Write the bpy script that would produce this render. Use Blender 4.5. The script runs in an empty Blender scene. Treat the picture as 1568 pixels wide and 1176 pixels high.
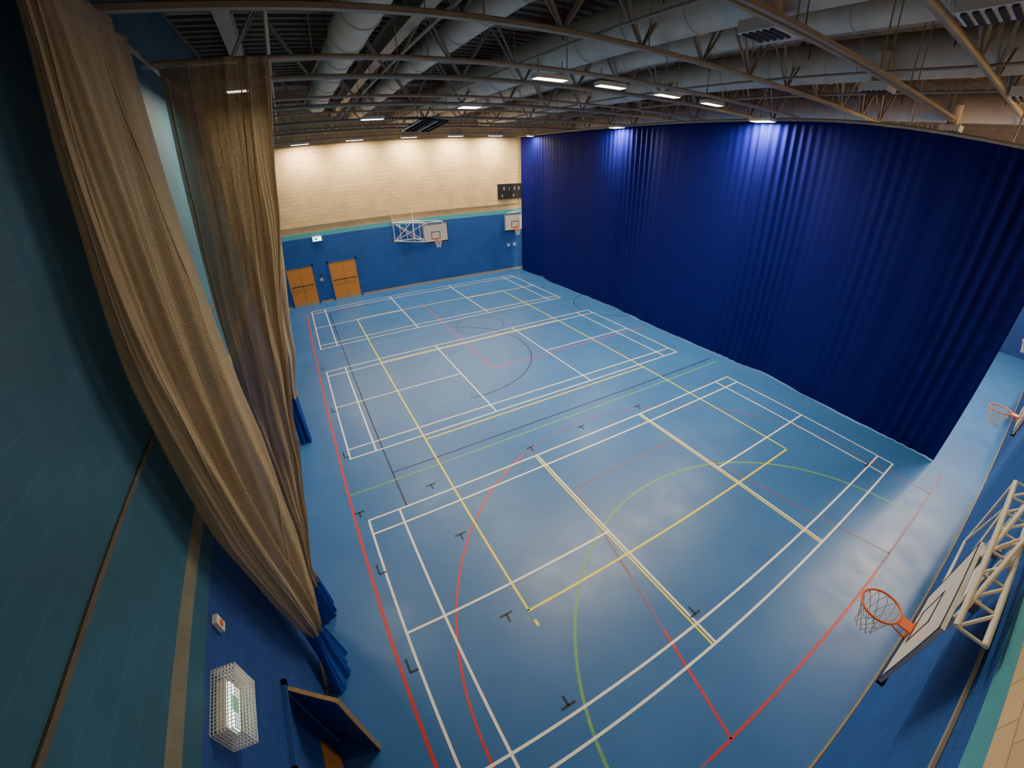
import bpy, math, random
from mathutils import Vector, Matrix
random.seed(4)
S=bpy.context.scene
pi=math.pi
# ------------------------------------------------------------------ materials
def newmat(name):
    m=bpy.data.materials.new(name);m.use_nodes=True
    nt=m.node_tree;b=nt.nodes["Principled BSDF"];return m,nt,b
def simple(name,col,rough=.6,metal=0,noise=.0,nscale=6,bump=0,spec=.5,emit=None,es=0):
    m,nt,b=newmat(name)
    b.inputs["Base Color"].default_value=(*col,1);b.inputs["Roughness"].default_value=rough
    b.inputs["Metallic"].default_value=metal;b.inputs["Specular IOR Level"].default_value=spec
    if noise or bump:
        tc=nt.nodes.new("ShaderNodeTexCoord");n=nt.nodes.new("ShaderNodeTexNoise");n.inputs["Scale"].default_value=nscale;n.inputs["Detail"].default_value=5
        nt.links.new(tc.outputs["Object"],n.inputs["Vector"])
        r=nt.nodes.new("ShaderNodeValToRGB");r.color_ramp.elements[0].position=.3;r.color_ramp.elements[1].position=.7
        r.color_ramp.elements[0].color=(*[c*(1-noise) for c in col],1);r.color_ramp.elements[1].color=(*[min(1,c*(1+noise)) for c in col],1)
        nt.links.new(n.outputs["Fac"],r.inputs["Fac"]);nt.links.new(r.outputs["Color"],b.inputs["Base Color"])
        if bump:
            bp=nt.nodes.new("ShaderNodeBump");bp.inputs["Strength"].default_value=bump;bp.inputs["Distance"].default_value=.02
            nt.links.new(n.outputs["Fac"],bp.inputs["Height"]);nt.links.new(bp.outputs["Normal"],b.inputs["Normal"])
    if emit:
        b.inputs["Emission Color"].default_value=(*emit,1);b.inputs["Emission Strength"].default_value=es
    return m
def block(name,c1,c2,mortar,axis,bw=.45,bh=.225,ms=.012,rough=.7,bias=0,bump=.35,lo=.86,hi=1.08):
    m,nt,b=newmat(name)
    tc=nt.nodes.new("ShaderNodeTexCoord");sx=nt.nodes.new("ShaderNodeSeparateXYZ");cx=nt.nodes.new("ShaderNodeCombineXYZ")
    nt.links.new(tc.outputs["Object"],sx.inputs[0])
    nt.links.new(sx.outputs[axis],cx.inputs[0]);nt.links.new(sx.outputs[2],cx.inputs[1])
    br=nt.nodes.new("ShaderNodeTexBrick");nt.links.new(cx.outputs[0],br.inputs["Vector"])
    br.inputs["Color1"].default_value=(*c1,1);br.inputs["Color2"].default_value=(*c2,1);br.inputs["Mortar"].default_value=(*mortar,1)
    br.inputs["Scale"].default_value=1;br.inputs["Brick Width"].default_value=bw;br.inputs["Row Height"].default_value=bh
    br.inputs["Mortar Size"].default_value=ms;br.inputs["Mortar Smooth"].default_value=.2;br.inputs["Bias"].default_value=bias
    n=nt.nodes.new("ShaderNodeTexNoise");n.inputs["Scale"].default_value=1.3;n.inputs["Detail"].default_value=6
    nt.links.new(tc.outputs["Object"],n.inputs["Vector"])
    mp=nt.nodes.new("ShaderNodeMapRange");mp.inputs[1].default_value=.3;mp.inputs[2].default_value=.7;mp.inputs[3].default_value=lo;mp.inputs[4].default_value=hi
    nt.links.new(n.outputs["Fac"],mp.inputs[0])
    mx=nt.nodes.new("ShaderNodeVectorMath");mx.operation='SCALE'
    nt.links.new(br.outputs["Color"],mx.inputs[0]);nt.links.new(mp.outputs[0],mx.inputs["Scale"])
    nt.links.new(mx.outputs[0],b.inputs["Base Color"]);b.inputs["Roughness"].default_value=rough
    bp=nt.nodes.new("ShaderNodeBump");bp.inputs["Strength"].default_value=bump;bp.inputs["Distance"].default_value=.01;bp.invert=True
    nt.links.new(br.outputs["Fac"],bp.inputs["Height"]);nt.links.new(bp.outputs["Normal"],b.inputs["Normal"])
    return m
def floor_mat():
    m,nt,b=newmat("sports_vinyl_blue")
    tc=nt.nodes.new("ShaderNodeTexCoord")
    n=nt.nodes.new("ShaderNodeTexNoise");n.inputs["Scale"].default_value=.55;n.inputs["Detail"].default_value=8;n.inputs["Roughness"].default_value=.6
    nt.links.new(tc.outputs["Object"],n.inputs["Vector"])
    r=nt.nodes.new("ShaderNodeValToRGB");r.color_ramp.elements[0].position=.3;r.color_ramp.elements[1].position=.72
    r.color_ramp.elements[0].color=(.034,.143,.410,1);r.color_ramp.elements[1].color=(.046,.172,.460,1)
    nt.links.new(n.outputs["Fac"],r.inputs["Fac"]);nt.links.new(r.outputs["Color"],b.inputs["Base Color"])
    n2=nt.nodes.new("ShaderNodeTexNoise");n2.inputs["Scale"].default_value=1.6;n2.inputs["Detail"].default_value=9
    nt.links.new(tc.outputs["Object"],n2.inputs["Vector"])
    mp=nt.nodes.new("ShaderNodeMapRange");mp.inputs[1].default_value=.3;mp.inputs[2].default_value=.7;mp.inputs[3].default_value=.35;mp.inputs[4].default_value=.45
    nt.links.new(n2.outputs["Fac"],mp.inputs[0]);nt.links.new(mp.outputs[0],b.inputs["Roughness"])
    return m
M={}
M['floor']=floor_mat()
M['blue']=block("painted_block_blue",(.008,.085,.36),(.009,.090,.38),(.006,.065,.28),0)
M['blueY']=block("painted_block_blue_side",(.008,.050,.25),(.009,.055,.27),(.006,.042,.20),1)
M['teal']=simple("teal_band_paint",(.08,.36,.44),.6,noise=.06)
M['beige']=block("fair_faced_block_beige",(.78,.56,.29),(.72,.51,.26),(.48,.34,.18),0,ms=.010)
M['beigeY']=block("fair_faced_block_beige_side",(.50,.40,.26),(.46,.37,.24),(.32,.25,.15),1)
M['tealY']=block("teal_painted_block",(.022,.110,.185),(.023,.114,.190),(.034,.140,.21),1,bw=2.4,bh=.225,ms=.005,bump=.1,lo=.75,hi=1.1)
M['sand']=simple("sand_band_paint",(.19,.18,.125),.7,noise=.12)
M['brown']=simple("brown_trim_paint",(.11,.095,.06),.7,noise=.15)
M['ceil']=simple("roof_deck_paint",(.16,.13,.095),.8,noise=.15,nscale=2)
M['steel']=simple("galvanised_steel",(.34,.29,.22),.55,.0,noise=.1)
M['duct']=simple("painted_duct",(.60,.54,.43),.55,.0,noise=.08,nscale=3)
M['dark']=simple("dark_steel",(.035,.033,.03),.6)
M['white']=simple("white_powder_coat",(.75,.72,.66),.45,noise=.04)
M['black']=simple("black_rubber",(.01,.01,.012),.6)
M['orange']=simple("orange_rim_paint",(.90,.15,.02),.4)
M['wood']=simple("door_oak_veneer",(.60,.24,.04),.45,noise=.12,nscale=9)
M['timber']=simple("timber_trim",(.42,.28,.13),.5,noise=.15,nscale=12)
M['cord']=simple("white_net_cord",(.7,.68,.62),.8)
M['ncord']=simple("net_edge_cord",(.5,.42,.30),.8)
M['vinyl']=simple("blue_vinyl_skirt",(.008,.06,.40),.45,noise=.1)
M['Lw']=simple("line_paint_white",(.86,.87,.84),.45,noise=.05,nscale=20)
M['Ly']=simple("line_paint_yellow",(.90,.80,.01),.45,noise=.06,nscale=20)
M['Lr']=simple("line_paint_red",(.60,.04,.05),.5,noise=.15,nscale=14)
M['Lrf']=simple("line_paint_red_worn",(.20,.11,.24),.5,noise=.25,nscale=14)
M['Lg']=simple("line_paint_green",(.15,.38,.17),.5,noise=.2,nscale=14)
M['Lk']=simple("line_paint_black",(.008,.018,.06),.5,noise=.1,nscale=14)
M['glow']=simple("lamp_diffuser",(.9,.9,.8),.5,emit=(1,.88,.62),es=14)
M['sign']=simple("lit_exit_panel",(.8,.9,.9),.5,emit=(.75,1,.95),es=4)
M['green']=simple("exit_pictogram_green",(.0,.35,.16),.5,emit=(0,.6,.3),es=1.0)
def curtain_mat():
    m,nt,b=newmat("navy_blue_curtain_fabric")
    tc=nt.nodes.new("ShaderNodeTexCoord");n=nt.nodes.new("ShaderNodeTexNoise");n.inputs["Scale"].default_value=2;n.inputs["Detail"].default_value=4
    nt.links.new(tc.outputs["Object"],n.inputs["Vector"])
    r=nt.nodes.new("ShaderNodeValToRGB");r.color_ramp.elements[0].color=(.0018,.0030,.100,1);r.color_ramp.elements[1].color=(.0029,.0048,.145,1)
    nt.links.new(n.outputs["Fac"],r.inputs["Fac"]);nt.links.new(r.outputs["Color"],b.inputs["Base Color"])
    b.inputs["Roughness"].default_value=.75;b.inputs["Specular IOR Level"].default_value=.10
    return m
M['curt']=curtain_mat()
def net_mat():
    m,nt,b=newmat("sand_sports_netting")
    uv=nt.nodes.new("ShaderNodeTexCoord");sp=nt.nodes.new("ShaderNodeSeparateXYZ");nt.links.new(uv.outputs["UV"],sp.inputs[0])
    outs=[]
    for op in ('ADD','SUBTRACT'):
        s=nt.nodes.new("ShaderNodeMath");s.operation=op;nt.links.new(sp.outputs[0],s.inputs[0]);nt.links.new(sp.outputs[1],s.inputs[1])
        a=nt.nodes.new("ShaderNodeMath");a.operation='MULTIPLY';a.inputs[1].default_value=24;nt.links.new(s.outputs[0],a.inputs[0])
        f=nt.nodes.new("ShaderNodeMath");f.operation='FRACT';nt.links.new(a.outputs[0],f.inputs[0])
        g=nt.nodes.new("ShaderNodeMath");g.operation='LESS_THAN';g.inputs[1].default_value=.28;nt.links.new(f.outputs[0],g.inputs[0]);outs.append(g)
    mx=nt.nodes.new("ShaderNodeMath");mx.operation='MAXIMUM';nt.links.new(outs[0].outputs[0],mx.inputs[0]);nt.links.new(outs[1].outputs[0],mx.inputs[1])
    mr=nt.nodes.new("ShaderNodeMapRange");mr.inputs[3].default_value=.42;mr.inputs[4].default_value=.86;nt.links.new(mx.outputs[0],mr.inputs[0])
    nt.links.new(mr.outputs[0],b.inputs["Alpha"])
    n=nt.nodes.new("ShaderNodeTexNoise");n.inputs["Scale"].default_value=1.5;nt.links.new(uv.outputs["Object"],n.inputs["Vector"])
    r=nt.nodes.new("ShaderNodeValToRGB");r.color_ramp.elements[0].color=(.40,.31,.18,1);r.color_ramp.elements[1].color=(.58,.46,.28,1)
    nt.links.new(n.outputs["Fac"],r.inputs["Fac"]);nt.links.new(r.outputs["Color"],b.inputs["Base Color"])
    b.inputs["Roughness"].default_value=.8;b.inputs["Specular IOR Level"].default_value=.3
    return m
M['net']=net_mat()
# ------------------------------------------------------------------ mesh builder
class MB:
    def __init__(s): s.v=[];s.f=[];s.mi=[];s.mats=[];s.sm=[];s.uv={}
    def m(s,k):
        if k not in s.mats:s.mats.append(k)
        return s.mats.index(k)
    def add(s,vs,fs,k,smooth=False):
        o=len(s.v);s.v+=[tuple(v) for v in vs];i=s.m(k)
        for f in fs:s.f.append(tuple(a+o for a in f));s.mi.append(i);s.sm.append(smooth)
        return o
    def box(s,lo,hi,k):
        x0,y0,z0=lo;x1,y1,z1=hi
        s.add([(x0,y0,z0),(x1,y0,z0),(x1,y1,z0),(x0,y1,z0),(x0,y0,z1),(x1,y0,z1),(x1,y1,z1),(x0,y1,z1)],
              [(0,3,2,1),(4,5,6,7),(0,1,5,4),(1,2,6,5),(2,3,7,6),(3,0,4,7)],k)
    def obox(s,c,size,rz,k,R=None):
        c=Vector(c);R=R or Matrix.Rotation(rz,3,'Z');h=Vector(size)/2;vs=[]
        for dz in(-1,1):
            for dx,dy in((-1,-1),(1,-1),(1,1),(-1,1)):vs.append(c+R@Vector((dx*h.x,dy*h.y,dz*h.z)))
        s.add(vs,[(0,3,2,1),(4,5,6,7),(0,1,5,4),(1,2,6,5),(2,3,7,6),(3,0,4,7)],k)
    def tube(s,a,b,r,k,n=10,caps=True):
        s.path([a,b],r,k,n,caps)
    def path(s,pts,r,k,n=10,caps=True):
        pts=[Vector(p) for p in pts];vs=[];L=len(pts)
        d=(pts[1]-pts[0]).normalized();up=Vector((0,0,1)) if abs(d.z)<.9 else Vector((1,0,0))
        for i,p in enumerate(pts):
            d=(pts[min(i+1,L-1)]-pts[max(i-1,0)]).normalized()
            x=d.cross(up).normalized();y=x.cross(d)
            for j in range(n):
                t=2*pi*j/n;vs.append(p+x*r*math.cos(t)+y*r*math.sin(t))
        fs=[]
        for i in range(L-1):
            for j in range(n):
                a=i*n+j;b=i*n+(j+1)%n;fs.append((a,b,b+n,a+n))
        s.add(vs,fs,k,n>4)
        if caps:
            s.add(vs[:n],[tuple(range(n))],k);s.add(vs[-n:],[tuple(range(n-1,-1,-1))],k)
    def torus(s,c,R,r,k,n=32,m=8):
        vs=[];fs=[]
        for i in range(n):
            a=2*pi*i/n
            for j in range(m):
                b=2*pi*j/m;vs.append((c[0]+(R+r*math.cos(b))*math.cos(a),c[1]+(R+r*math.cos(b))*math.sin(a),c[2]+r*math.sin(b)))
        for i in range(n):
            for j in range(m):
                fs.append((i*m+j,((i+1)%n)*m+j,((i+1)%n)*m+(j+1)%m,i*m+(j+1)%m))
        s.add(vs,fs,k,True)
    def obj(s,name,parent=None,bevel=0):
        me=bpy.data.meshes.new(name);me.from_pydata(s.v,[],s.f)
        for k in s.mats:me.materials.append(M[k])
        me.polygons.foreach_set("material_index",s.mi);me.polygons.foreach_set("use_smooth",s.sm)
        me.update();o=bpy.data.objects.new(name,me);S.collection.objects.link(o)
        if parent:o.parent=parent
        return o
def empty(name):
    e=bpy.data.objects.new(name,None);S.collection.objects.link(e);e.empty_display_size=.2;return e
# ------------------------------------------------------------------ room
XL,XR,YN,YF,ZC=-1.57,30.0,-2.2,24.9,10.9
G=.004
ZH=ZC-.085
b=MB();b.box((XL,YN,-.15),(XR,YF,0),'floor');b.obj("floor")
B1,B2=4.0,4.28
b=MB();b.box((XL-.3,YF,-.15),(XR+.3,YF+.3,B1),'blue');b.box((XL-.3,YF,B1),(XR+.3,YF+.3,B2),'teal');b.box((XL-.3,YF,B2),(XR+.3,YF+.3,ZC),'beige');b.obj("wall_far")
b=MB();b.box((XL-.3,YN-.3,-.15),(XR+.3,YN,B1),'blue');b.box((XL-.3,YN-.3,B1),(XR+.3,YN,B2),'teal');b.box((XL-.3,YN-.3,B2),(XR+.3,YN,ZC),'beige');b.obj("wall_near")
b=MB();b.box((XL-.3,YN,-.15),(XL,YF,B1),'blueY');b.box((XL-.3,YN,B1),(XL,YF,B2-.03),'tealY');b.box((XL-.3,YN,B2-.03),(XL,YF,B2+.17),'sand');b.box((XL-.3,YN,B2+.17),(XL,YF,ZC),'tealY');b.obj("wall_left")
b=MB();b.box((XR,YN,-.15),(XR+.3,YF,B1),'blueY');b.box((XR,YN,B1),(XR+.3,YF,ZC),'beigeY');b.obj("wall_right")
b=MB();b.box((XL-.3,YN-.3,ZC),(XR+.3,YF+.3,ZC+.2),'ceil')
y=YN+.2
while y<YF-.3:
    b.box((XL,y,ZC-.07),(XR,y+.12,ZC),'ceil');y+=.4
b.obj("ceiling")
b=MB();b.box((XL+G,YF-.02,0),(-.99,YF-G,.1),'timber');b.box((.73,YF-.02,0),(1.51,YF-G,.1),'timber');b.box((3.34,YF-.02,0),(XR-G,YF-G,.1),'timber');b.obj("baseboard_far")
b=MB();b.box((XL+G,YN+G,0),(XR-G,YN+.02,.1),'timber');b.obj("baseboard_near")
b=MB();b.box((XL+G,YN+.05,0),(XL+.02,.8,.1),'timber');b.box((XL+G,2.0,0),(XL+.02,YF-.05,.1),'timber');b.obj("baseboard_left")
b=MB();b.box((XL+G,YN+G,5.36),(XL+.02,YF-G,5.40),'brown');b.obj("trim_1")
b=MB();b.box((XL+G,YF-.06,4.62),(15,YF-G,4.68),'steel');b.obj("trim_2")
b=MB();b.box((XL+G,YN+G,3.66),(14.6,YN+.03,3.70),'steel');b.obj("trim_3")
# ------------------------------------------------------------------ floor markings
mk=empty("court_markings")
def hl(b,x0,x1,y,k,z,w=.05): b.add([(x0,y-w/2,z),(x1,y-w/2,z),(x1,y+w/2,z),(x0,y+w/2,z)],[(0,1,2,3)],k)
def vl(b,x,y0,y1,k,z,w=.05): b.add([(x-w/2,y0,z),(x+w/2,y0,z),(x+w/2,y1,z),(x-w/2,y1,z)],[(0,1,2,3)],k)
def seg(b,p,q,k,z,w=.05):
    p=Vector((*p,z));q=Vector((*q,z));d=(q-p).normalized();n=Vector((-d.y,d.x,0))*w/2
    b.add([p-n,q-n,q+n,p+n],[(0,1,2,3)],k)
def arc(b,c,r,a0,a1,k,z,w=.05,n=72):
    vs=[];fs=[]
    for i in range(n+1):
        a=math.radians(a0+(a1-a0)*i/n)
        for rr in(r-w/2,r+w/2):vs.append((c[0]+rr*math.cos(a),c[1]+rr*math.sin(a),z))
    for i in range(n):fs.append((2*i,2*i+1,2*i+3,2*i+2))
    b.add(vs,fs,k)
b=MB();z=.0045
for y0 in(0,8.63,17.264):
    for y in(0,.46,5.64,6.1):hl(b,-.02,13.42,y0+y,'Lw',z)
    for x in(0,.76,12.64,13.4,4.72,8.68):vl(b,x,y0,y0+6.1,'Lw',z+.0002)
    hl(b,0,4.72,y0+3.05,'Lw',z);hl(b,8.68,13.4,y0+3.05,'Lw',z)
b.obj("badminton_lines",mk)
b=MB();z=.0036
vl(b,2.2,2.37,20.4,'Ly',z);vl(b,11.15,2.37,20.4,'Ly',z);hl(b,2.175,11.175,2.37,'Ly',z);hl(b,2.175,11.175,20.4,'Ly',z)
hl(b,2.2,11.15,8.40,'Ly',z);hl(b,2.2,11.15,14.37,'Ly',z)
vl(b,4.645,0,6.1,'Ly',z+.0002,.045);vl(b,8.605,0,6.1,'Ly',z+.0002,.045);vl(b,2.2,2.02,2.16,'Ly',z,.06)
b.obj("volleyball_lines",mk)
b=MB();z=.0028
vl(b,-.3,-1.2,22.6,'Lr',z,.06);hl(b,-.3,14.3,-1.2,'Lrf',z);hl(b,3.2,9,-1.2,'Lr',z+.0002,.045)
arc(b,(6.7,.5),6.25,0,180,'Lrf',z,.04);vl(b,.45,-1.2,.5,'Lr',z);vl(b,12.95,-1.2,.5,'Lrf',z)
arc(b,(6.7,.5),6.25,112,180,'Lr',z+.0002,.045)
seg(b,(3.7,-1.2),(4.9,4.56),'Lrf',z);seg(b,(9.7,-1.2),(8.5,4.56),'Lrf',z,.04);hl(b,4.9,8.5,4.56,'Lrf',z,.04)
seg(b,(3.7,-1.2),(4.1,.7),'Lr',z+.0002)
vl(b,6,11.4,20.8,'Lr',z,.035);hl(b,6,14.3,11.4,'Lr',z,.035);hl(b,-.3,14.3,22.6,'Lrf',z)
b.obj("basketball_lines",mk)
b=MB();z=.002
hl(b,-.3,14.2,7.16,'Lg',z,.045);arc(b,(6.7,-1.25),4.9,0,180,'Lg',z,.055);hl(b,-.3,14.2,16.4,'Lg',z,.03)
b.obj("netball_lines",mk)
b=MB();z=.0012
vl(b,.95,6.1,22.5,'Lk',z,.04);hl(b,.95,14.2,7.47,'Lk',z,.04);arc(b,(4.9,13.2),3.4,-100,75,'Lk',z,.04);arc(b,(15.3,15),2.1,95,265,'Lk',z,.04)
arc(b,(7.5,15.9),1.2,0,360,'Lk',z,.025)
hl(b,.95,4.2,22.5,'Lk',z,.04)
for x,y,r in[(-.16,6.46,0),(-.13,4.66,1),(-.17,2.47,1),(1.89,.61,2),(4.84,.61,2),(1.79,2.52,0),(1.72,6.52,0),(1.78,4.69,0),(4.73,6.49,0),(8.9,6.48,0),(-.15,11.6,1),(-.15,15.2,1),(-.15,8.9,1),(12.6,.5,2),(6.6,6.55,0)]:
    L=.13
    if r==1:vl(b,x,y-L,y+L,'Lk',z+.004,.035);hl(b,x,x+.15,y-L,'Lk',z+.004,.035)
    else:
        hl(b,x-L,x+L,y,'Lk',z+.004,.04);vl(b,x,y,y-.17 if r==0 else y+.17,'Lk',z+.004,.04)
b.obj("futsal_lines",mk)
# ------------------------------------------------------------------ divider curtain
def curtain():
    y0,y1=-.8,24.2;ny=1500;nz=30;XC=14.85
    vs=[];fs=[]
    rnd=[random.uniform(-1,1) for _ in range(400)]
    def sn(t):
        i=int(math.floor(t));f=t-i;f=f*f*(3-2*f);return rnd[i%400]*(1-f)+rnd[(i+1)%400]*f
    def top(y): return 8.93-(.72*((6.5-y)/7.3)**2 if y<6.5 else 0)
    for j in range(nz+1):
        t=j/nz
        for i in range(ny+1):
            y=y0+(y1-y0)*i/ny
            zz=.03+(top(y)-.03)*t
            dense=max(math.exp(-((y-7.0)/1.1)**2),.9*math.exp(-((y-14.2)/1.3)**2),.8*math.exp(-((y-.0)/.8)**2),.35*math.exp(-((y-22)/1.5)**2),.25*math.exp(-((y-3.2)/.5)**2))
            amp=.0015+.085*dense*(.5+.5*t)
            ph=2*pi*(y/.31)+2.2*sn(y*.9)+.5*sn(y*.5+2*t+20)
            d=amp*math.sin(ph)*(.7+.3*sn(y*1.7+60))+.022*(1-.4*t)*sn(y*2.0+50+t*.3)+.14*(1-t*.8)*sn(y*.55+90)
            if j<3:d+=.03*(3-j)/3*sn(y*2.3+130)
            vs.append((XC+d,y,max(.008,zz+(.02*sn(y*1.1+200) if j==0 else 0))))
    for j in range(nz):
        for i in range(ny):
            a=j*(ny+1)+i;fs.append((a,a+1,a+ny+2,a+ny+1))
    b=MB();b.add(vs,fs,'curt',True)
    b.path([(XC,yy,top(yy)+.06) for yy in (-2.0,-1,0,1,2,3,4,5,6.5,10,15,20,24.7)],.045,'steel',8)
    for k in range(12):
        yy=-1.5+k*2.3;b.tube((XC,yy,top(yy)+.06),(XC,yy,ZH),.015,'steel',6)
    return b.obj("divider_curtain")
curtain()
# ------------------------------------------------------------------ gathered nets
def net(name,st,pleats,seed,skirt=1.0,hang=None,cords=()):
    rr=random.Random(seed);n=280;lv=90
    st=sorted(st,key=lambda s:-s[0])
    def interp(z):
        for i in range(len(st)-1):
            if st[i][0]>=z>=st[i+1][0]:
                f=(st[i][0]-z)/(st[i][0]-st[i+1][0]);f=f*f*(3-2*f)*.4+f*.6
                return [a*(1-f)+c*f for a,c in zip(st[i][1:],st[i+1][1:])]
        return list(st[-1][1:])
    ph=[rr.uniform(0,6.28) for _ in range(12)]
    vs=[];zt,zb=st[0][0],st[-1][0]
    zs=[zt+(zb-zt)*i/lv for i in range(lv+1)]
    for z in zs:
        x0,y0,x1,y1,th=interp(z)
        c=Vector(((x0+x1)/2,(y0+y1)/2,0));u=Vector((x1-x0,y1-y0,0))/2;L=u.length;un=u/L;vn=Vector((-un.y,un.x,0))
        for j in range(n):
            t=2*pi*j/n
            tt=t+.25*math.sin(2*t+ph[5]+z*.35)+.12*math.sin(3*t+ph[6]-z*.8)
            w=math.sin(pleats*tt+ph[0])*.20+math.sin(round(pleats*.45)*tt+ph[2]+z*.25)*.46+.34*math.sin(3*tt+z*.7+ph[3])+.10*math.sin(round(pleats*2.3)*tt+ph[7])
            th2=th*(1+.8*w);ll=L*(1+.05*w)
            p=c+un*ll*math.cos(t)+vn*th2*math.sin(t)
            vs.append((p.x,p.y,z+(.03*math.sin(5*t+ph[4])+.03 if z==zb else 0)))
    fn=[];fv=[]
    for i in range(lv):
        for j in range(n):
            a=i*n+j;q=i*n+(j+1)%n
            (fv if zs[i+1]<skirt else fn).append((a,q,q+n,a+n))
    b=MB();b.add(vs,fn,'net',True)
    i=b.m('vinyl')
    for f in fv:b.f.append(f);b.mi.append(i);b.sm.append(True)
    nc=len(vs)
    for ang in cords:
        pts=[]
        for li in range(0,lv+1,3):
            if zs[li]<skirt:break
            j=int(ang/360*n)%n;pts.append(Vector(vs[li*n+j]))
        b.path(pts,.010,'ncord',5)
    if hang:
        for (p,q) in hang:b.tube(p,q,.035,'steel',8)
    o=b.obj(name)
    uvl=o.data.uv_layers.new(name="UVMap")
    for poly in o.data.polygons:
        js=[o.data.loops[l].vertex_index for l in poly.loop_indices]
        if max(js)>=nc:continue
        for l,vi in zip(poly.loop_indices,js):
            j=vi%n
            if j==0 and max(k%n for k in js)>n//2:j=n
            uvl.data[l].uv=(j/n*9,vs[vi][2])
    return o
net("divider_net",[(9.0,-1.30,3.1,-1.25,5.1,.10),(7.5,-1.28,2.75,-1.22,4.95,.14),(6.0,-1.26,2.42,-1.18,4.8,.18),(4.2,-1.25,2.3,-1.15,4.5,.21),(2.8,-1.26,2.5,-1.18,4.0,.19),(1.9,-1.28,2.7,-1.22,3.5,.15),(1.2,-1.34,2.95,-1.28,3.2,.10),(.6,-1.36,2.75,-1.22,3.25,.10),(.01,-1.36,2.5,-1.2,3.3,.12)],17,1,1.2,
    [((-1.3,2.2,9.03),(-1.3,8.5,9.03))],cords=(70,110,178,205,265,300))
net("divider_net",[(9.0,-1.22,6.5,.27,6.15,.16),(7.0,-1.22,6.1,.02,5.9,.20),(5.0,-1.22,5.6,-.38,5.6,.23),(3.4,-1.24,4.9,-.72,5.2,.22),(2.2,-1.28,4.4,-1.0,4.8,.17),(1.2,-1.38,4.1,-1.25,4.4,.11),(.01,-1.38,3.9,-1.2,4.4,.12)],19,2,.9,
    [((-1.4,6.3,9.03),(14.7,6.3,9.03))],cords=(10,60,200,250,300))
net("divider_net",[(9.0,-1.25,10.0,.15,10.0,.18),(6.0,-1.25,10.0,-.2,10.0,.2),(3.0,-1.25,10.2,-.6,10.2,.2),(1.6,-1.25,10.4,-.95,10.4,.16),(.01,-1.3,10.2,-.95,10.2,.18)],15,3,1.5,
    [((-1.4,10.0,9.03),(14.7,10.0,9.03))],cords=(20,250))
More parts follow.
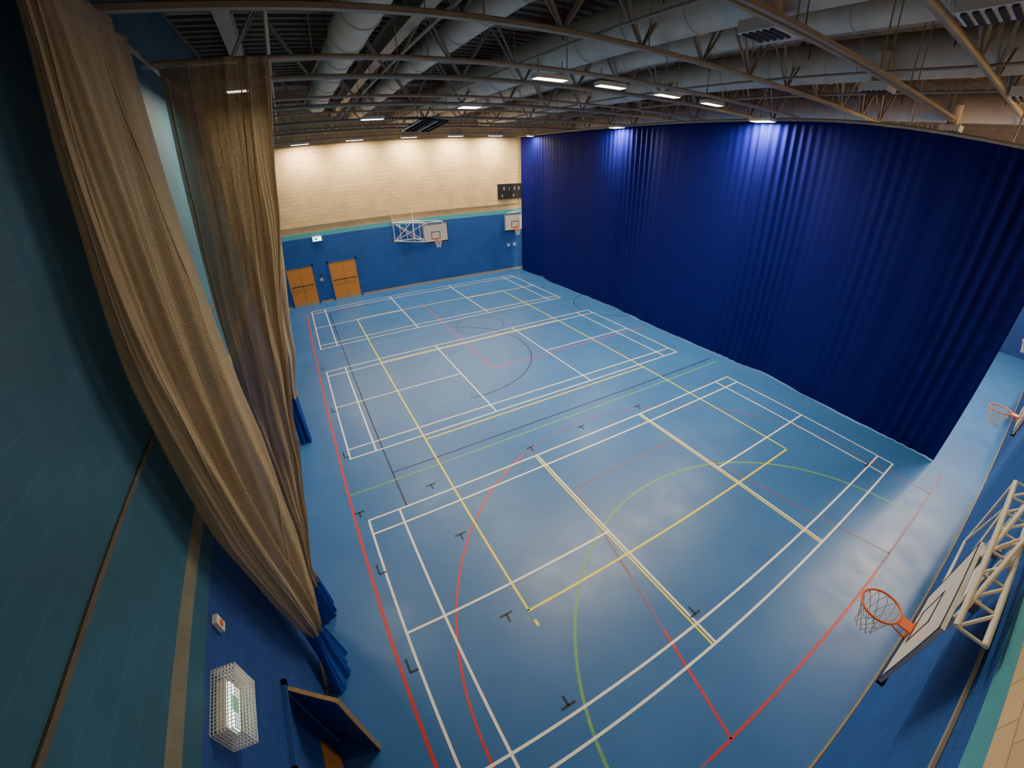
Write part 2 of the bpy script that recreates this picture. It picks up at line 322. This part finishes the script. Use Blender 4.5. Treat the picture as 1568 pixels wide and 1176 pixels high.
# ------------------------------------------------------------------ basketball units
def hoop(x,yb,face,yw,side,name="basketball_hoop",lattice=False):
    b=MB();z0,z1=2.92,4.0;w=.80;t=.02
    f=face
    b.box((x-w,min(yb,yb-f*t*2),z0),(x+w,max(yb,yb-f*t*2),z1),'white')
    e=yb+f*.003
    def fr(xa,xb,za,zb,lw,k):
        for (a,c,d,g) in[(xa,xb,za,za+lw),(xa,xb,zb-lw,zb),(xa,xa+lw,za,zb),(xb-lw,xb,za,zb)]:
            b.box((a,min(e,yb),d),(c,max(e,yb),g),k)
    fr(x-w,x+w,z0,z1,.035,'black');fr(x-.295,x+.295,z0+.17,z0+.62,.04,'black')
    zr=3.05;cy=yb+f*.375
    b.torus((x,cy,zr),.228,.014,'orange')
    b.box((x-.1,min(yb,yb+f*.015),zr-.13),(x+.1,max(yb,yb+f*.015),zr+.03),'orange')
    b.box((x-.08,min(yb,yb+f*.15),zr-.012),(x+.08,max(yb,yb+f*.15),zr+.006),'orange')
    for s in(-1,1):b.tube((x+s*.09,yb,zr-.11),(x+s*.14,yb+f*.2,zr-.01),.009,'orange',6)
    N=12;R=[.222,.19,.15,.125,.12];Z=[0,-.12,-.24,-.34,-.42]
    for l in range(4):
        for i in range(N):
            for s in(-.5,.5):
                a=2*pi*(i+(l%2)*.5)/N;c=a+2*pi*s/N
                b.tube((x+R[l]*math.cos(a),cy+R[l]*math.sin(a),zr+Z[l]),(x+R[l+1]*math.cos(c),cy+R[l+1]*math.sin(c),zr+Z[l+1]),.005,'cord',4,False)
    ybk=yb-f*.07;r=.024
    P={}
    for n_,zz in(('l',2.95),('h',4.1)):
        P['a'+n_]=Vector((x-.55*side,ybk,zz));P['b'+n_]=Vector((x+.55*side,ybk,zz))
        P['c'+n_]=Vector((x+side*(1.0),yw+f*.1,zz+.1));P['d'+n_]=Vector((x+side*2.3,yw+f*.1,zz+.1))
    if lattice:
        yl=yw+f*.16
        for k in'abcd':
            for n_ in'lh':
                if k in'cd':P[k+n_].y=yl
    for k in'abcd':b.tube(P[k+'l'],P[k+'h'],r,'white',8)
    for n_ in'lh':
        b.tube(P['a'+n_],P['b'+n_],r,'white',8);b.tube(P['c'+n_],P['d'+n_],r,'white',8)
        b.tube(P['a'+n_],P['c'+n_],r,'white',8);b.tube(P['b'+n_],P['d'+n_],r,'white',8);b.tube(P['b'+n_],P['c'+n_],r*.8,'white',8)
    if not lattice:
        b.tube(P['bl'],P['dh'],r*.8,'white',8);b.tube(P['bh'],P['dl'],r*.8,'white',8)
        b.tube(P['cl'],P['dh'],r*.8,'white',8);b.tube(P['ch'],P['dl'],r*.8,'white',8)
        for i in range(1,5):
            q=P['bl'].lerp(P['dl'],i/5);q2=P['bh'].lerp(P['dh'],i/5);b.tube(q,q2,r*.7,'white',8)
            q3=P['ch'].lerp(P['dh'],i/5);b.tube(q2,q3,r*.7,'white',8)
    for k in'cd':
        for n_ in'lh':
            p=P[k+n_];b.box((p.x-.06,min(yw+f*G,p.y),p.z-.08),(p.x+.06,max(yw+f*G,p.y),p.z+.08),'steel')
    if not lattice:
        for k in'cd':b.tube(P[k+'h'],P[k+'h']+Vector((0,0,.7)),r,'white',8)
    else:
        zz=4.12
        A=Vector((x-.8*side,ybk,zz));B=Vector((x+2.3*side,ybk,zz));C=Vector((x-.8*side,yl,zz));D=Vector((x+2.3*side,yl,zz))
        b.tube(A,B,.028,'white',8);b.tube(C,D,.028,'white',8);N2=7
        for i in range(N2+1):
            p=A.lerp(B,i/N2);q=C.lerp(D,i/N2);b.tube(p,q,.018,'white',8)
            if i<N2:b.tube(p,C.lerp(D,(i+1)/N2),.018,'white',8)
        p=Vector((x+2.3*side,ybk,0));b.tube((p.x,p.y,2.95),(p.x,p.y,4.12),.02,'white',8)
        b.tube((x+.6*side,p.y,2.95),(x+2.3*side,p.y,2.95),.022,'white',8)
        b.tube((x+.8*side,p.y,2.95),(x+1.55*side,p.y,4.12),.018,'white',8);b.tube((x+1.55*side,p.y,4.12),(x+2.3*side,p.y,2.95),.018,'white',8)
    b.box((x-w,yb-f*.05-.02,z0-.05),(x+w,yb-f*.05+.05,z0),'black')
    return b.obj(name)
hoop(8.2,23.48,-1,YF,-1)
hoop(14.35,24.3,-1,YF,1)
hoop(4.8,-1.74,1,YN,1,lattice=True)
hoop(12.6,-1.80,1,YN,1,lattice=True)
hoop(20.2,-1.78,1,YN,1,lattice=True)
# ------------------------------------------------------------------ doors
def fdoor(n,x0,x1,h=2.35):
    b=MB();y=YF-G
    b.box((x0-.09,y-.05,0),(x0,y,h+.09),'blue');b.box((x1,y-.05,0),(x1+.09,y,h+.09),'blue');b.box((x0-.09,y-.05,h),(x1+.09,y,h+.09),'blue')
    xm=(x0+x1)/2
    b.box((x0+.01,y-.035,.01),(xm-.006,y,h-.01),'wood');b.box((xm+.006,y-.035,.01),(x1-.01,y,h-.01),'wood')
    b.box((x0+.1,y-.075,1.22),(x1-.1,y-.055,1.27),'dark');
    for xx in(x0+.15,xm,x1-.15):b.box((xx-.02,y-.06,1.21),(xx+.02,y-.03,1.28),'dark')
    b.box((x0+.03,y-.04,.0),(x1-.03,y-.03,.2),'timber')
    b.obj("door_%d"%n)
fdoor(1,-.88,.62);fdoor(2,1.62,3.24)
b=MB();b.box((.95,YF-.06,1.35),(1.12,YF-G,1.5),'white');b.box((.98,YF-.065,1.38),(1.09,YF-.06,1.47),'orange');b.box((1.0,YF-.05,1.65),(1.1,YF-G,1.78),'dark');b.obj("fire_alarm_call_point")
b=MB();y0,y1,h=.92,1.85,2.12;X=XL+G
b.box((X,y0-.08,0),(X+.05,y0,h+.08),'timber');b.box((X,y1,0),(X+.05,y1+.08,h+.08),'blueY');b.box((X,y0-.08,h),(X+.05,y1+.08,h+.08),'blueY')
b.box((X,y0,.0),(X+.015,y1,h),'blueY');b.box((X+.015,y0+.1,.1),(X+.025,y1-.3,1.0),'wood')
hd=Vector((.62,-.45,0)).normalized();an=math.atan2(hd.y,hd.x);hp=Vector((X+.05,y1-.02,0));LW=.66
c=hp+hd*LW/2
b.obox((c.x,c.y,h/2),(LW,.045,h-.02),an,'blueY')
c=hp+hd*(LW+.01);b.obox((c.x,c.y,h/2),(.03,.055,h-.02),an,'timber')
c=hp+hd*LW/2;b.obox((c.x,c.y,h),(LW,.05,.02),an,'timber')
c=hp+hd*(LW-.08)+Vector((-hd.y,hd.x,0))*.06;b.tube((c.x,c.y,1.0),(c.x,c.y,1.25),.012,'steel',8)
b.obj("door_3")
# ------------------------------------------------------------------ scoreboard, signs
b=MB();b.box((13.35,YF-.14,5.02),(15.5,YF-G,6.0),'black')
segs={'0':'abcdef','2':'abged','1':'bc','8':'abcdefg'}
def digit(x,z,d,s=.11):
    e=YF-.145;pos={'a':(0,2,1,0),'g':(0,1,1,0),'d':(0,0,1,0),'f':(0,1,0,1),'b':(1,1,0,1),'e':(0,0,0,1),'c':(1,0,0,1)}
    for k in segs[d]:
        px,pz,hx,hz=pos[k];b.box((x+px*s-(.01),e,z+pz*s-.01),(x+px*s+hx*s+.012,e+.006,z+pz*s+hz*s+.012),'cord')
for i,d in enumerate('0128'):digit(13.75+i*.35+(.12 if i>1 else 0),5.6,d,.09)
for i,d in enumerate('02'):digit(13.6+i*.9,5.15,d,.07)
b.obj("scoreboard")
b=MB();b.box((1.0,YF-.09,3.72),(1.55,YF-G,4.02),'white');b.box((1.03,YF-.1,3.75),(1.52,YF-.09,3.99),'sign');b.box((1.12,YF-.105,3.8),(1.3,YF-.1,3.94),'green');b.obj("exit_sign")
b=MB();cy,cz=1.0,3.7;X=XL+G
b.box((X,cy-.2,cz-.11),(XL+.09,cy+.2,cz+.11),'white');b.box((XL+.09,cy-.18,cz-.09),(XL+.115,cy+.18,cz+.09),'sign');b.box((XL+.115,cy-.05,cz-.06),(XL+.12,cy+.08,cz+.06),'green')
cw,ch,cd=.27,.2,.2
for i in range(19):
    yy=cy-cw+2*cw*i/18
    b.path([(X,yy,cz-ch),(X+cd,yy,cz-ch),(X+cd,yy,cz+ch),(X,yy,cz+ch)],.004,'white',5,False)
for i in range(14):
    zz=cz-ch+2*ch*i/13
    b.path([(X,cy-cw,zz),(X+cd,cy-cw,zz),(X+cd,cy+cw,zz),(X,cy+cw,zz)],.004,'white',5,False)
for i in range(8):
    xx=X+cd*i/7
    for zz in(cz-ch,cz+ch):b.tube((xx,cy-cw,zz),(xx,cy+cw,zz),.004,'white',5,False)
    for yy in(cy-cw,cy+cw):b.tube((xx,yy,cz-ch),(xx,yy,cz+ch),.004,'white',5,False)
b.obj("caged_exit_sign")
b=MB();b.box((X,1.72,3.75),(XL+.05,1.82,3.92),'white');b.box((XL+.05,1.745,3.80),(XL+.06,1.795,3.86),'orange');b.obj("wall_switch")
b=MB()
for x in(14.0,14.5):b.box((x,YF-.04,1.7),(x+.18,YF-G,1.9),'white');b.box((x+.04,YF-.05,1.74),(x+.14,YF-.04,1.86),'steel')
b.obj("wall_socket_plates")
# ------------------------------------------------------------------ ceiling services
def truss(y,name="roof_truss"):
    b=MB();zt,zb=ZC-.2,9.35
    for yy in(y-.18,y+.18):
        b.tube((XL+.02,yy,zt),(XR-.02,yy,zt),.05,'steel',8)
    b.tube((XL+.02,y,zb),(XR-.02,y,zb),.06,'steel',8)
    n=18;dx=(XR-XL-.04)/n
    for i in range(n):
        x0=XL+.02+i*dx
        for s in(-.18,.18):
            b.tube((x0,y+s,zt),(x0+dx/2,y,zb),.03,'steel',6);b.tube((x0+dx/2,y,zb),(x0+dx,y+s,zt),.03,'steel',6)
    return b.obj(name)
for y in(1.0,5.2,9.4,13.6,17.8,22.0):truss(y)
def duct(x,z,r,y0,y1,drops):
    b=MB();b.tube((x,y0,z),(x,y1,z),r,'duct',32)
    y=y0+.6
    while y<y1:
        b.tube((x,y,z),(x,y+.04,z),r+.02,'duct',32);y+=1.5
    y=y0+1
    while y<y1:
        b.tube((x-r-.02,y,z),(x-r-.02,y,ZH),.012,'dark',6);b.tube((x+r+.02,y,z),(x+r+.02,y,ZH),.012,'dark',6);y+=3
    for(dx,dy)in drops:
        b.box((x+dx-.3,dy-.3,z-r-.32),(x+dx+.3,dy+.3,z-r-.14),'white')
        b.tube((x+dx,dy,z-r-.2),(x+dx,dy,z),.18,'duct',16)
        for k in range(5):b.box((x+dx-.26,dy-.25+k*.11,z-r-.35),(x+dx+.26,dy-.2+k*.11,z-r-.32),'dark')
    return b.obj("air_duct")
duct(1.85,10.0,.36,2,17.5,[])
duct(7.0,10.05,.48,-2.1,24.6,[(-.3,3.0),(.3,.5)])
duct(12.4,10.05,.48,-2.1,24.6,[(-.5,3.15),(.6,.6)])
duct(20,10.05,.48,-2.1,24.6,[(-.5,3.15)])
duct(4.4,10.3,.30,-2.1,24.6,[])
duct(9.7,10.3,.34,-2.1,24.6,[])
def beam(x,name="roof_beam"):
    b=MB();z=ZC-.075
    b.box((x-.15,YN+.02,z-.03),(x+.15,YF-.02,z),'steel');b.box((x-.02,YN+.02,z-.45),(x+.02,YF-.02,z-.03),'steel');b.box((x-.15,YN+.02,z-.48),(x+.15,YF-.02,z-.45),'steel')
    b.obj(name)
for x in(-.4,3.3,8.4,11.2,15.4,22):beam(x)
for y,z,x0 in((2.0,9.0,.9),(2.12,9.0,.9),(18.2,9.0,XL+.05),(23.9,9.15,XL+.05),(14.0,9.2,XL+.05),(6.9,9.15,XL+.05),(4.6,9.15,XL+.05)):
    b=MB()
    b.box((x0,y-.03,z-.03),(14.5,y+.03,z+.03),'steel')
    for x in(.95,2.9,5.9,8.9,10.6,13.6):b.tube((x,y,z),(x,y,ZH-.6),.012,'steel',6)
    b.obj("curtain_track_rail")
for x,z in((2.7,9.46),(5.4,9.46),(10.9,9.46),(13.4,9.46),(.3,9.46)):
    b=MB();b.tube((x,-2.1,z),(x,24.8,z),.03,'steel',8)
    for y in (-1.5,.2,3.3,8.2,11,16,19.3,23):b.tube((x,y,z),(x,y,ZH-.5),.01,'steel',6)
    b.obj("conduit_pipe")
b=MB();yt=20.2
for yy in(yt-.15,yt+.15):b.box((XL+.05,yy-.01,9.3),(14.5,yy+.01,9.38),'steel')
for i in range(52):b.box((XL+.2+i*.3,yt-.15,9.3),(XL+.23+i*.3,yt+.15,9.32),'steel')
b.obj("cable_tray")
b=MB();c=Vector((6.05,17.1,8.95));Rt=Matrix.Rotation(math.radians(25),3,'Z')@Matrix.Rotation(math.radians(-14),3,'X')
for i in range(6):b.obox(c+Rt@Vector((-.75+.3*i,0,0)),(.06,1.3,.06),0,'cord' if i in(0,3) else 'black',Rt)
for s in(-.65,0,.65):b.obox(c+Rt@Vector((0,s,.03)),(1.6,.07,.06),0,'black',Rt)
b.obox(c+Rt@Vector((0,0,.06)),(1.45,1.2,.02),0,'black',Rt)
for sx in(-.6,.1):
    for sy in(-.5,.5):
        p=c+Rt@Vector((sx,sy,.05));b.tube(p,(p.x,p.y,9.9),.015,'steel',6)
b.obj("hoisted_goal_frame")
b=MB();b.box((-.75,4.5,9.75),(.15,5.1,10.0),'dark')
for i in range(8):b.box((-.72,4.54+i*.07,9.73),(.12,4.56+i*.07,9.75),'steel')
for sx in(-.7,.1):b.tube((sx,4.8,10),(sx,4.8,ZH),.015,'steel',6)
b.obj("air_vent_grille")
# lights
def lamp(x,y,z,L=.75,W=.2,p=120,alongx=True,col=(1,.82,.56),name="strip_light"):
    p*=1.2
    lx,ly=(L,W) if alongx else (W,L)
    b=MB()
    b.box((x-lx/2-.03,y-ly/2-.03,z+.01),(x+lx/2+.03,y+ly/2+.03,z+.1),'white')
    b.box((x-lx/2,y-ly/2,z),(x+lx/2,y+ly/2,z+.012),'glow')
    for s in(-1,1):
        if alongx:b.tube((x+s*L*.4,y,z+.1),(x+s*L*.4,y,9.4),.008,'dark',5)
        else:b.tube((x,y+s*L*.4,z+.1),(x,y+s*L*.4,9.4),.008,'dark',5)
    o=b.obj(name)
    ld=bpy.data.lights.new("lamp_emitter",'AREA');ld.shape='RECTANGLE';ld.size=lx;ld.size_y=ly;ld.energy=p;ld.color=col
    lo=bpy.data.objects.new("lamp_emitter",ld);lo.location=(x,y,z-.02);S.collection.objects.link(lo);lo.parent=o
for x in(5.65,7.35,9.3,11.2):lamp(x,7.15,9.0,p=240)
lamp(14.42,7.4,8.87,.4,.7,p=370)
lamp(14.42,14.6,8.87,.4,.6,p=330)
lamp(3.4,14.7,9.0,p=280)
lamp(5.85,11.9,9.0,.6,.4,p=240)
for x in(1.3,4.2,7.3,10.2,12.9):lamp(x,24.0,8.98,.9,.15,p=210)
lamp(14.42,22.3,8.87,.3,.3,p=130)
lamp(-.35,8.3,8.95,.35,.15,p=130)
for y in(6,14,20):
    for x in(18,24):lamp(x,y,9.1,1.2,.25,p=300)
for x in(16.6,18.6,21.5,25):lamp(x,-1.35,9.0,1.2,.3,p=400)
# ------------------------------------------------------------------ world + camera
w=bpy.data.worlds.new("hall_ambient");w.use_nodes=True;w.node_tree.nodes["Background"].inputs[0].default_value=(.9,.85,.8,1);w.node_tree.nodes["Background"].inputs[1].default_value=.03;S.world=w
cd=bpy.data.cameras.new("camera");co=bpy.data.objects.new("camera",cd);S.collection.objects.link(co)
R=Matrix(((.874,.26376,-.40811),(-.48538,.43408,-.75893),(-.02303,.8614,.50741)))
co.matrix_world=Matrix.Translation((.1645,-.9799,7.2988))@R.to_quaternion().to_matrix().to_4x4()
cd.sensor_width=36;cd.sensor_height=27;cd.sensor_fit='HORIZONTAL'
cd.type='PANO'
for tgt in(getattr(cd,'cycles',None),cd):
    if tgt is None:continue
    try:
        tgt.panorama_type='FISHEYE_LENS_POLYNOMIAL';tgt.fisheye_fov=pi
        tgt.fisheye_polynomial_k0=0;tgt.fisheye_polynomial_k1=-1.3391/18;tgt.fisheye_polynomial_k2=.1995/324;tgt.fisheye_polynomial_k3=.09/5832;tgt.fisheye_polynomial_k4=0
        print("pano set on",type(tgt));break
    except Exception as e:print("pano fail",e)
cd.clip_start=.05;cd.clip_end=200
S.camera=co
